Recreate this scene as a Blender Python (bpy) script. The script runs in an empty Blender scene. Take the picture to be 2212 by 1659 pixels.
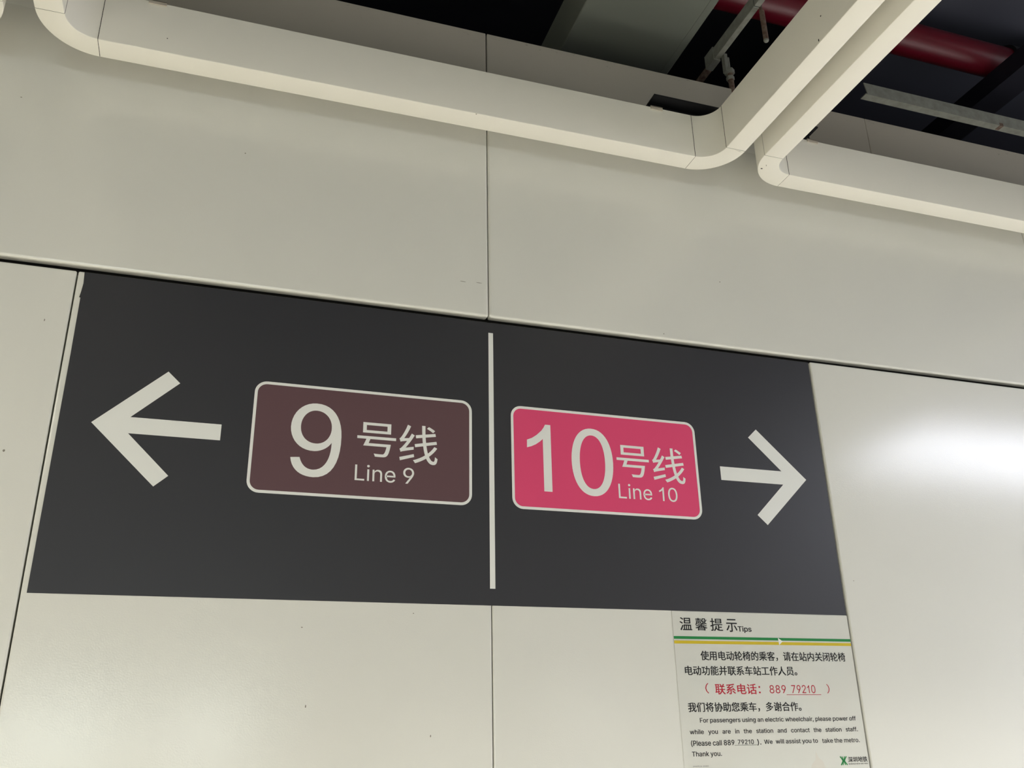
import bpy, bmesh, math, random
from mathutils import Vector, Matrix

# ------------------------------------------------------------------ camera, world, light, exposure
S = bpy.context.scene
COL = S.collection
cam = bpy.data.cameras.new('camera'); cam_o = bpy.data.objects.new('camera', cam); COL.objects.link(cam_o)
cam.sensor_fit = 'HORIZONTAL'; cam.sensor_width = 36.0; cam.lens = 36.0 * 1945.05 / 2212.0
cam.clip_start = 0.02; cam.clip_end = 100
RT = Vector((0.9496, -0.3131, -0.0186)).normalized(); FW = Vector((0.2974, 0.8801, 0.3702)).normalized()
UP = RT.cross(FW).normalized(); RT = FW.cross(UP).normalized()
m = Matrix((RT, UP, -FW)).transposed().to_4x4(); m.translation = Vector((-0.5772, -1.8708, 1.6))
cam_o.matrix_world = m
S.camera = cam_o
S.view_settings.view_transform = 'Standard'; S.view_settings.look = 'None'
S.view_settings.gamma = 1.0; S.view_settings.use_curve_mapping = False
S.view_settings.exposure = 0.03
try:
    S.cycles.use_denoising = True
    S.cycles.max_bounces = 8; S.cycles.diffuse_bounces = 5
except Exception: pass

wd = bpy.data.worlds.new('station_air'); S.world = wd; wd.use_nodes = True
wd.node_tree.nodes['Background'].inputs[0].default_value = (1.0, 0.98, 0.76, 1)
wd.node_tree.nodes['Background'].inputs[1].default_value = 0.76

def area(name, loc, rot, sx, sy, power, color):
    l = bpy.data.lights.new(name, 'AREA'); l.shape = 'RECTANGLE'; l.size = sx; l.size_y = sy
    l.energy = power; l.color = color
    o = bpy.data.objects.new(name, l); COL.objects.link(o); o.location = loc; o.rotation_euler = rot
    return o
WARM = (1.0, 0.95, 0.80); COOL = (0.93, 0.93, 1.0); NEUT = (1.0, 0.98, 0.92)
# long ceiling lamp at the right, the one mirrored in the right wall panel, and an added unseen lamp filling in the left side
area('linear_lamp', (3.80, -1.66, 2.95), (0, 0, 0), 2.5, 0.66, 82, (0.84, 0.87, 1.0))
area('linear_lamp', (-3.55, -1.66, 2.95), (0, 0, 0), 2.5, 0.30, 92, (1.0, 0.965, 0.86))
# added row of unseen narrow-beam fill lights overhead; they brighten the floor
for x, c, p in ((-6.0, WARM, 50), (-2.0, WARM, 50), (2.0, NEUT, 84), (6.0, COOL, 84)):
    l = area('floor_fill_light', (x, -1.50, 3.02), (0, 0, 0), 3.6, 0.15, p, c); l.data.spread = math.radians(100)
# added cool fill light, out of view beyond the right end of the hall
area('right_fill_light', (13.5, -5.5, 1.6), (0, math.radians(90), 0), 3.0, 10.0, 300, (0.88, 0.88, 1.0))
# lit advertising boxes on the opposite wall
for x, z, w, h, p, c in ((-2.25, 1.72, 1.5, 0.85, 44, (0.88, 1.0, 0.97)), (-0.40, 1.76, 0.75, 0.75, 27, (0.92, 1.0, 0.95)),
                         (2.6, 1.66, 0.6, 0.8, 6, WARM), (4.7, 1.98, 0.7, 0.7, 8, NEUT)):
    area('light_box', (x, -10.85, z), (math.radians(90), 0, 0), w, h, p, c)

# ------------------------------------------------------------------ materials
def new_mat(name, color, rough=0.5, metal=0.0, spec=0.5, bump=None, noise=None, coat=0.0):
    """bump=(scale,strength), noise=(scale, amount, second colour)"""
    mt = bpy.data.materials.new(name); mt.use_nodes = True
    nt = mt.node_tree; b = nt.nodes['Principled BSDF']
    b.inputs['Base Color'].default_value = (*color, 1); b.inputs['Roughness'].default_value = rough
    b.inputs['Metallic'].default_value = metal; b.inputs['Specular IOR Level'].default_value = spec
    b.inputs['Coat Weight'].default_value = coat
    geo = nt.nodes.new('ShaderNodeNewGeometry')
    if noise:
        n = nt.nodes.new('ShaderNodeTexNoise'); n.inputs['Scale'].default_value = noise[0]; n.inputs['Detail'].default_value = 5
        nt.links.new(geo.outputs['Position'], n.inputs['Vector'])
        r = nt.nodes.new('ShaderNodeValToRGB'); r.color_ramp.elements[0].position = 0.35; r.color_ramp.elements[1].position = 0.7
        r.color_ramp.elements[0].color = (*color, 1)
        r.color_ramp.elements[1].color = (*[a + (c - a) * noise[1] for a, c in zip(color, noise[2])], 1)
        nt.links.new(n.outputs['Fac'], r.inputs['Fac']); nt.links.new(r.outputs['Color'], b.inputs['Base Color'])
    if bump:
        n = nt.nodes.new('ShaderNodeTexNoise'); n.inputs['Scale'].default_value = bump[0]; n.inputs['Detail'].default_value = 1
        nt.links.new(geo.outputs['Position'], n.inputs['Vector'])
        bp = nt.nodes.new('ShaderNodeBump'); bp.inputs['Strength'].default_value = bump[1]; bp.inputs['Distance'].default_value = 0.001
        nt.links.new(n.outputs['Fac'], bp.inputs['Height']); nt.links.new(bp.outputs['Normal'], b.inputs['Normal'])
    return mt

M = {}
M['panel'] = new_mat('enamel_panel', (0.78, 0.775, 0.72), 0.185, spec=0.5, bump=(330, 0.10))
M['frame'] = new_mat('frame_paint', (0.83, 0.81, 0.735), 0.42, spec=0.3)
M['frame_clip'] = new_mat('clip_paint', (0.50, 0.45, 0.38), 0.6)
M['backing'] = new_mat('wall_backing', (0.02, 0.019, 0.017), 0.9, spec=0.1)
M['vinyl'] = new_mat('charcoal_vinyl', (0.034, 0.034, 0.040), 0.42, spec=0.6)
M['white'] = new_mat('white_vinyl', (0.87, 0.875, 0.84), 0.4, spec=0.3)
M['brown'] = new_mat('brown_vinyl', (0.135, 0.075, 0.085), 0.36, spec=0.35)
M['pink'] = new_mat('pink_vinyl', (0.80, 0.080, 0.20), 0.36, spec=0.35)
M['paper'] = new_mat('poster_film', (0.70, 0.705, 0.65), 0.3, spec=0.4, noise=(9, 0.45, (0.70, 0.675, 0.61)))
M['ink'] = new_mat('black_ink', (0.012, 0.012, 0.013), 0.4, spec=0.3)
M['red_ink'] = new_mat('red_ink', (0.50, 0.010, 0.035), 0.4, spec=0.3)
M['green_ink'] = new_mat('green_ink', (0.022, 0.24, 0.065), 0.4, spec=0.3)
M['yellow_ink'] = new_mat('yellow_ink', (0.66, 0.50, 0.03), 0.4, spec=0.3)
M['slab'] = new_mat('black_painted_concrete', (0.012, 0.0125, 0.018), 0.8, spec=0.2)
M['duct'] = new_mat('grey_duct_sheet', (0.175, 0.19, 0.17), 0.55, spec=0.3)
M['pipe'] = new_mat('red_pipe_paint', (0.10, 0.003, 0.011), 0.33, spec=0.5, bump=(30, 0.25))
M['galv'] = new_mat('galvanized_steel', (0.30, 0.31, 0.28), 0.55, 0.35, noise=(40, 0.6, (0.17, 0.17, 0.15)))
M['rust'] = new_mat('rusty_steel', (0.20, 0.15, 0.12), 0.75, 0.2, noise=(90, 0.8, (0.08, 0.03, 0.02)))
M['black'] = new_mat('black_paint', (0.010, 0.010, 0.012), 0.6, spec=0.3)
M['navy'] = new_mat('dark_steel', (0.006, 0.006, 0.013), 0.6, spec=0.3)
M['soffit'] = new_mat('blue_black_soffit', (0.050, 0.053, 0.075), 0.7, spec=0.3)
M['floor'] = new_mat('light_granite', (0.70, 0.68, 0.62), 0.25, spec=0.5, noise=(60, 0.4, (0.45, 0.43, 0.40)))
M['far'] = new_mat('far_wall_paint', (0.30, 0.295, 0.27), 0.5)
M['grime'] = new_mat('grime', (0.05, 0.045, 0.04), 0.8)

# header strip: same enamel, dirty along its top edge (smudges stay put)
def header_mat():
    mt = new_mat('shaded_dusty_header', (0.43, 0.40, 0.35), 0.55, spec=0.3)
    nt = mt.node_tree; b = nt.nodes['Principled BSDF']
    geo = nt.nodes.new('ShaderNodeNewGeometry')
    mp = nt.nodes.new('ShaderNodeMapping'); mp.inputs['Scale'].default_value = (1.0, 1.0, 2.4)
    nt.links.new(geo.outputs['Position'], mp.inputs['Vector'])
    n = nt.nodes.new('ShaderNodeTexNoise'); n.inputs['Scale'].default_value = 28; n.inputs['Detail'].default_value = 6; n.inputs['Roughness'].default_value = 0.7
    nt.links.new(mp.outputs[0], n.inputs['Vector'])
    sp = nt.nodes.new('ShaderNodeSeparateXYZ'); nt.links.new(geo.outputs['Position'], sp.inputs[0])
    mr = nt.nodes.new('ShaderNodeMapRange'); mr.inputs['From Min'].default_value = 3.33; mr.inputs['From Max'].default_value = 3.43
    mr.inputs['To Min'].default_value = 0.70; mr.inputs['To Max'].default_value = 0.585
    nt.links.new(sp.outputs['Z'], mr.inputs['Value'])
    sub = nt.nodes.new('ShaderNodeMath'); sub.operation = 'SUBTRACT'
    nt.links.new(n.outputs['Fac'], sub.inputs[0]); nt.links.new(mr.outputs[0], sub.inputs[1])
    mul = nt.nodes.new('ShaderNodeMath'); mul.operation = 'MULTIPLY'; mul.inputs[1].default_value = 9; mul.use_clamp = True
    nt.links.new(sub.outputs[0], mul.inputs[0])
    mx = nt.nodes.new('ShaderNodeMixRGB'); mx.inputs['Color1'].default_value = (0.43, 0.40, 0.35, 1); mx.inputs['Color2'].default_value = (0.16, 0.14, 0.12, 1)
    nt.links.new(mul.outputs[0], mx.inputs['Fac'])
    # dust plus painted-in shade above the frames; below them the strip has the clean enamel colour
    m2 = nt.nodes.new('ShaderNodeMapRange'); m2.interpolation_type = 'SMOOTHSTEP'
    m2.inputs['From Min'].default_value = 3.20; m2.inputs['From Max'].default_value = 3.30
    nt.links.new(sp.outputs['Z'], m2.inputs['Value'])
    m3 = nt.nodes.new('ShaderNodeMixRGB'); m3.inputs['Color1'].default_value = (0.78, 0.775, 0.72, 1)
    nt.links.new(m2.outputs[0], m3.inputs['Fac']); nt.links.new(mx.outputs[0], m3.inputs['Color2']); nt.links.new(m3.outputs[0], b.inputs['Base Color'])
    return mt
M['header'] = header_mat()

# ------------------------------------------------------------------ helpers
def link(name, me, mat, parent=None):
    if mat is not None and not me.materials: me.materials.append(mat)
    o = bpy.data.objects.new(name, me); COL.objects.link(o)
    if parent is not None: o.parent = parent
    return o
def tag(o, label=None, cat=None, group=None, kind=None):
    if label: o['label'] = label
    if cat: o['category'] = cat
    if group: o['group'] = group
    if kind: o['kind'] = kind
    return o
def empty(name, loc):
    o = bpy.data.objects.new(name, None); COL.objects.link(o); o.location = loc; o.empty_display_size = 0.1
    return o
def bm_mesh(bm, name, smooth=False):
    bmesh.ops.recalc_face_normals(bm, faces=bm.faces)
    me = bpy.data.meshes.new(name); bm.to_mesh(me); bm.free()
    if smooth:
        for p in me.polygons: p.use_smooth = True
        me.set_sharp_from_angle(angle=math.radians(21))
    return me
def off(parent):
    v = Vector((0, 0, 0))
    while parent is not None: v += parent.location; parent = parent.parent
    return v
def box_bm(bm, x0, x1, y0, y1, z0, z1, bevel=0.0, seg=2, O=Vector((0, 0, 0)), keep_z=None):
    r = bmesh.ops.create_cube(bm, size=1.0)
    for v in r['verts']:
        v.co = Vector((x0 + (v.co.x + .5) * (x1 - x0), y0 + (v.co.y + .5) * (y1 - y0), z0 + (v.co.z + .5) * (z1 - z0))) - O
    if bevel:
        es = list({e for v in r['verts'] for e in v.link_edges})
        if keep_z is not None: es = [e for e in es if not all(abs(v.co.z + O.z - keep_z) < 1e-5 for v in e.verts)]
        bmesh.ops.bevel(bm, geom=es, offset=bevel, segments=seg, affect='EDGES', profile=0.5)
def box(name, x0, x1, y0, y1, z0, z1, mat, parent=None, bevel=0.0, seg=2):
    bm = bmesh.new(); box_bm(bm, x0, x1, y0, y1, z0, z1, bevel, seg, off(parent))
    return link(name, bm_mesh(bm, name), mat, parent)
def cyl_bm(bm, a, b, r, n=24, O=Vector((0, 0, 0)), r2=None):
    a = Vector(a) - O; b = Vector(b) - O; d = (b - a); L = d.length
    q = d.to_track_quat('Z', 'Y').to_matrix().to_4x4(); q.translation = (a + b) / 2
    bmesh.ops.create_cone(bm, cap_ends=True, segments=n, radius1=r, radius2=r if r2 is None else r2, depth=L, matrix=q)
def cyl(name, a, b, r, mat, parent=None, n=24):
    bm = bmesh.new(); cyl_bm(bm, a, b, r, n, off(parent))
    return link(name, bm_mesh(bm, name, True), mat, parent)

# flat print on the wall plane: outline(s) in wall coordinates (X, Z), standing `y` metres off the panel face
def bez(pts, n=10):
    """pts = P0, (c1, c2, P) * k closed"""
    out = []
    p0 = pts[0]
    for i in range(1, len(pts) - 2, 3):
        c1, c2, p1 = pts[i:i + 3]
        for k in range(n):
            t = k / n; u = 1 - t
            out.append(tuple(u**3 * p0[j] + 3*u*u*t * c1[j] + 3*u*t*t * c2[j] + t**3 * p1[j] for j in (0, 1)))
        p0 = p1
    return out
def decal(name, loops, y, mat, parent, thick=0.00025):
    cu = bpy.data.curves.new(name, 'CURVE'); cu.dimensions = '2D'; cu.fill_mode = 'BOTH'; cu.extrude = thick / 2
    O = off(parent)
    for lp in loops:
        sp = cu.splines.new('POLY'); sp.points.add(len(lp) - 1)
        for i, (x, z) in enumerate(lp): sp.points[i].co = (x - O.x, z - O.z, 0, 1)
        sp.use_cyclic_u = True
    return from_curve(name, cu, y, mat, parent)
def from_curve(name, cu, y, mat, parent, fit=None, bold=0.0):
    t = bpy.data.objects.new('tmp', cu); COL.objects.link(t)
    dg = bpy.context.evaluated_depsgraph_get(); dg.update()
    me = bpy.data.meshes.new_from_object(t.evaluated_get(dg), depsgraph=dg)
    bpy.data.objects.remove(t); bpy.data.curves.remove(cu)
    O = off(parent)
    if fit:
        xs = [v.co.x for v in me.vertices]; ys = [v.co.y for v in me.vertices]
        ax, bx, ay, by = min(xs), max(xs), min(ys), max(ys); x0, x1, z0, z1 = fit
        for v in me.vertices:
            v.co.x = x0 + (v.co.x - ax) / (bx - ax) * (x1 - x0) - O.x
            v.co.y = z0 + (v.co.y - ay) / (by - ay) * (z1 - z0) - O.z
    for v in me.vertices: v.co = Vector((v.co.x, -y - v.co.z - O.y, v.co.y))
    if bold and fit:                     # heavier strokes: shifted copies of the outline in the same mesh
        d = bold * (fit[3] - fit[2]); bm = bmesh.new(); bm.from_mesh(me); base = list(bm.faces) + list(bm.verts) + list(bm.edges)
        for v in bm.verts: v.co.x -= d; v.co.z -= d * 0.5
        for k, (dx, dz) in enumerate(((2 * d, 0), (0, d), (2 * d, d))):
            r = bmesh.ops.duplicate(bm, geom=base)
            for e in r['geom']:
                if isinstance(e, bmesh.types.BMVert): e.co.x += dx; e.co.z += dz; e.co.y -= 0.00003 * (k + 1)
        bm.to_mesh(me); bm.free()
    me.name = name
    me.materials.clear(); me.materials.append(mat)
    return link(name, me, mat, parent)
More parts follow.
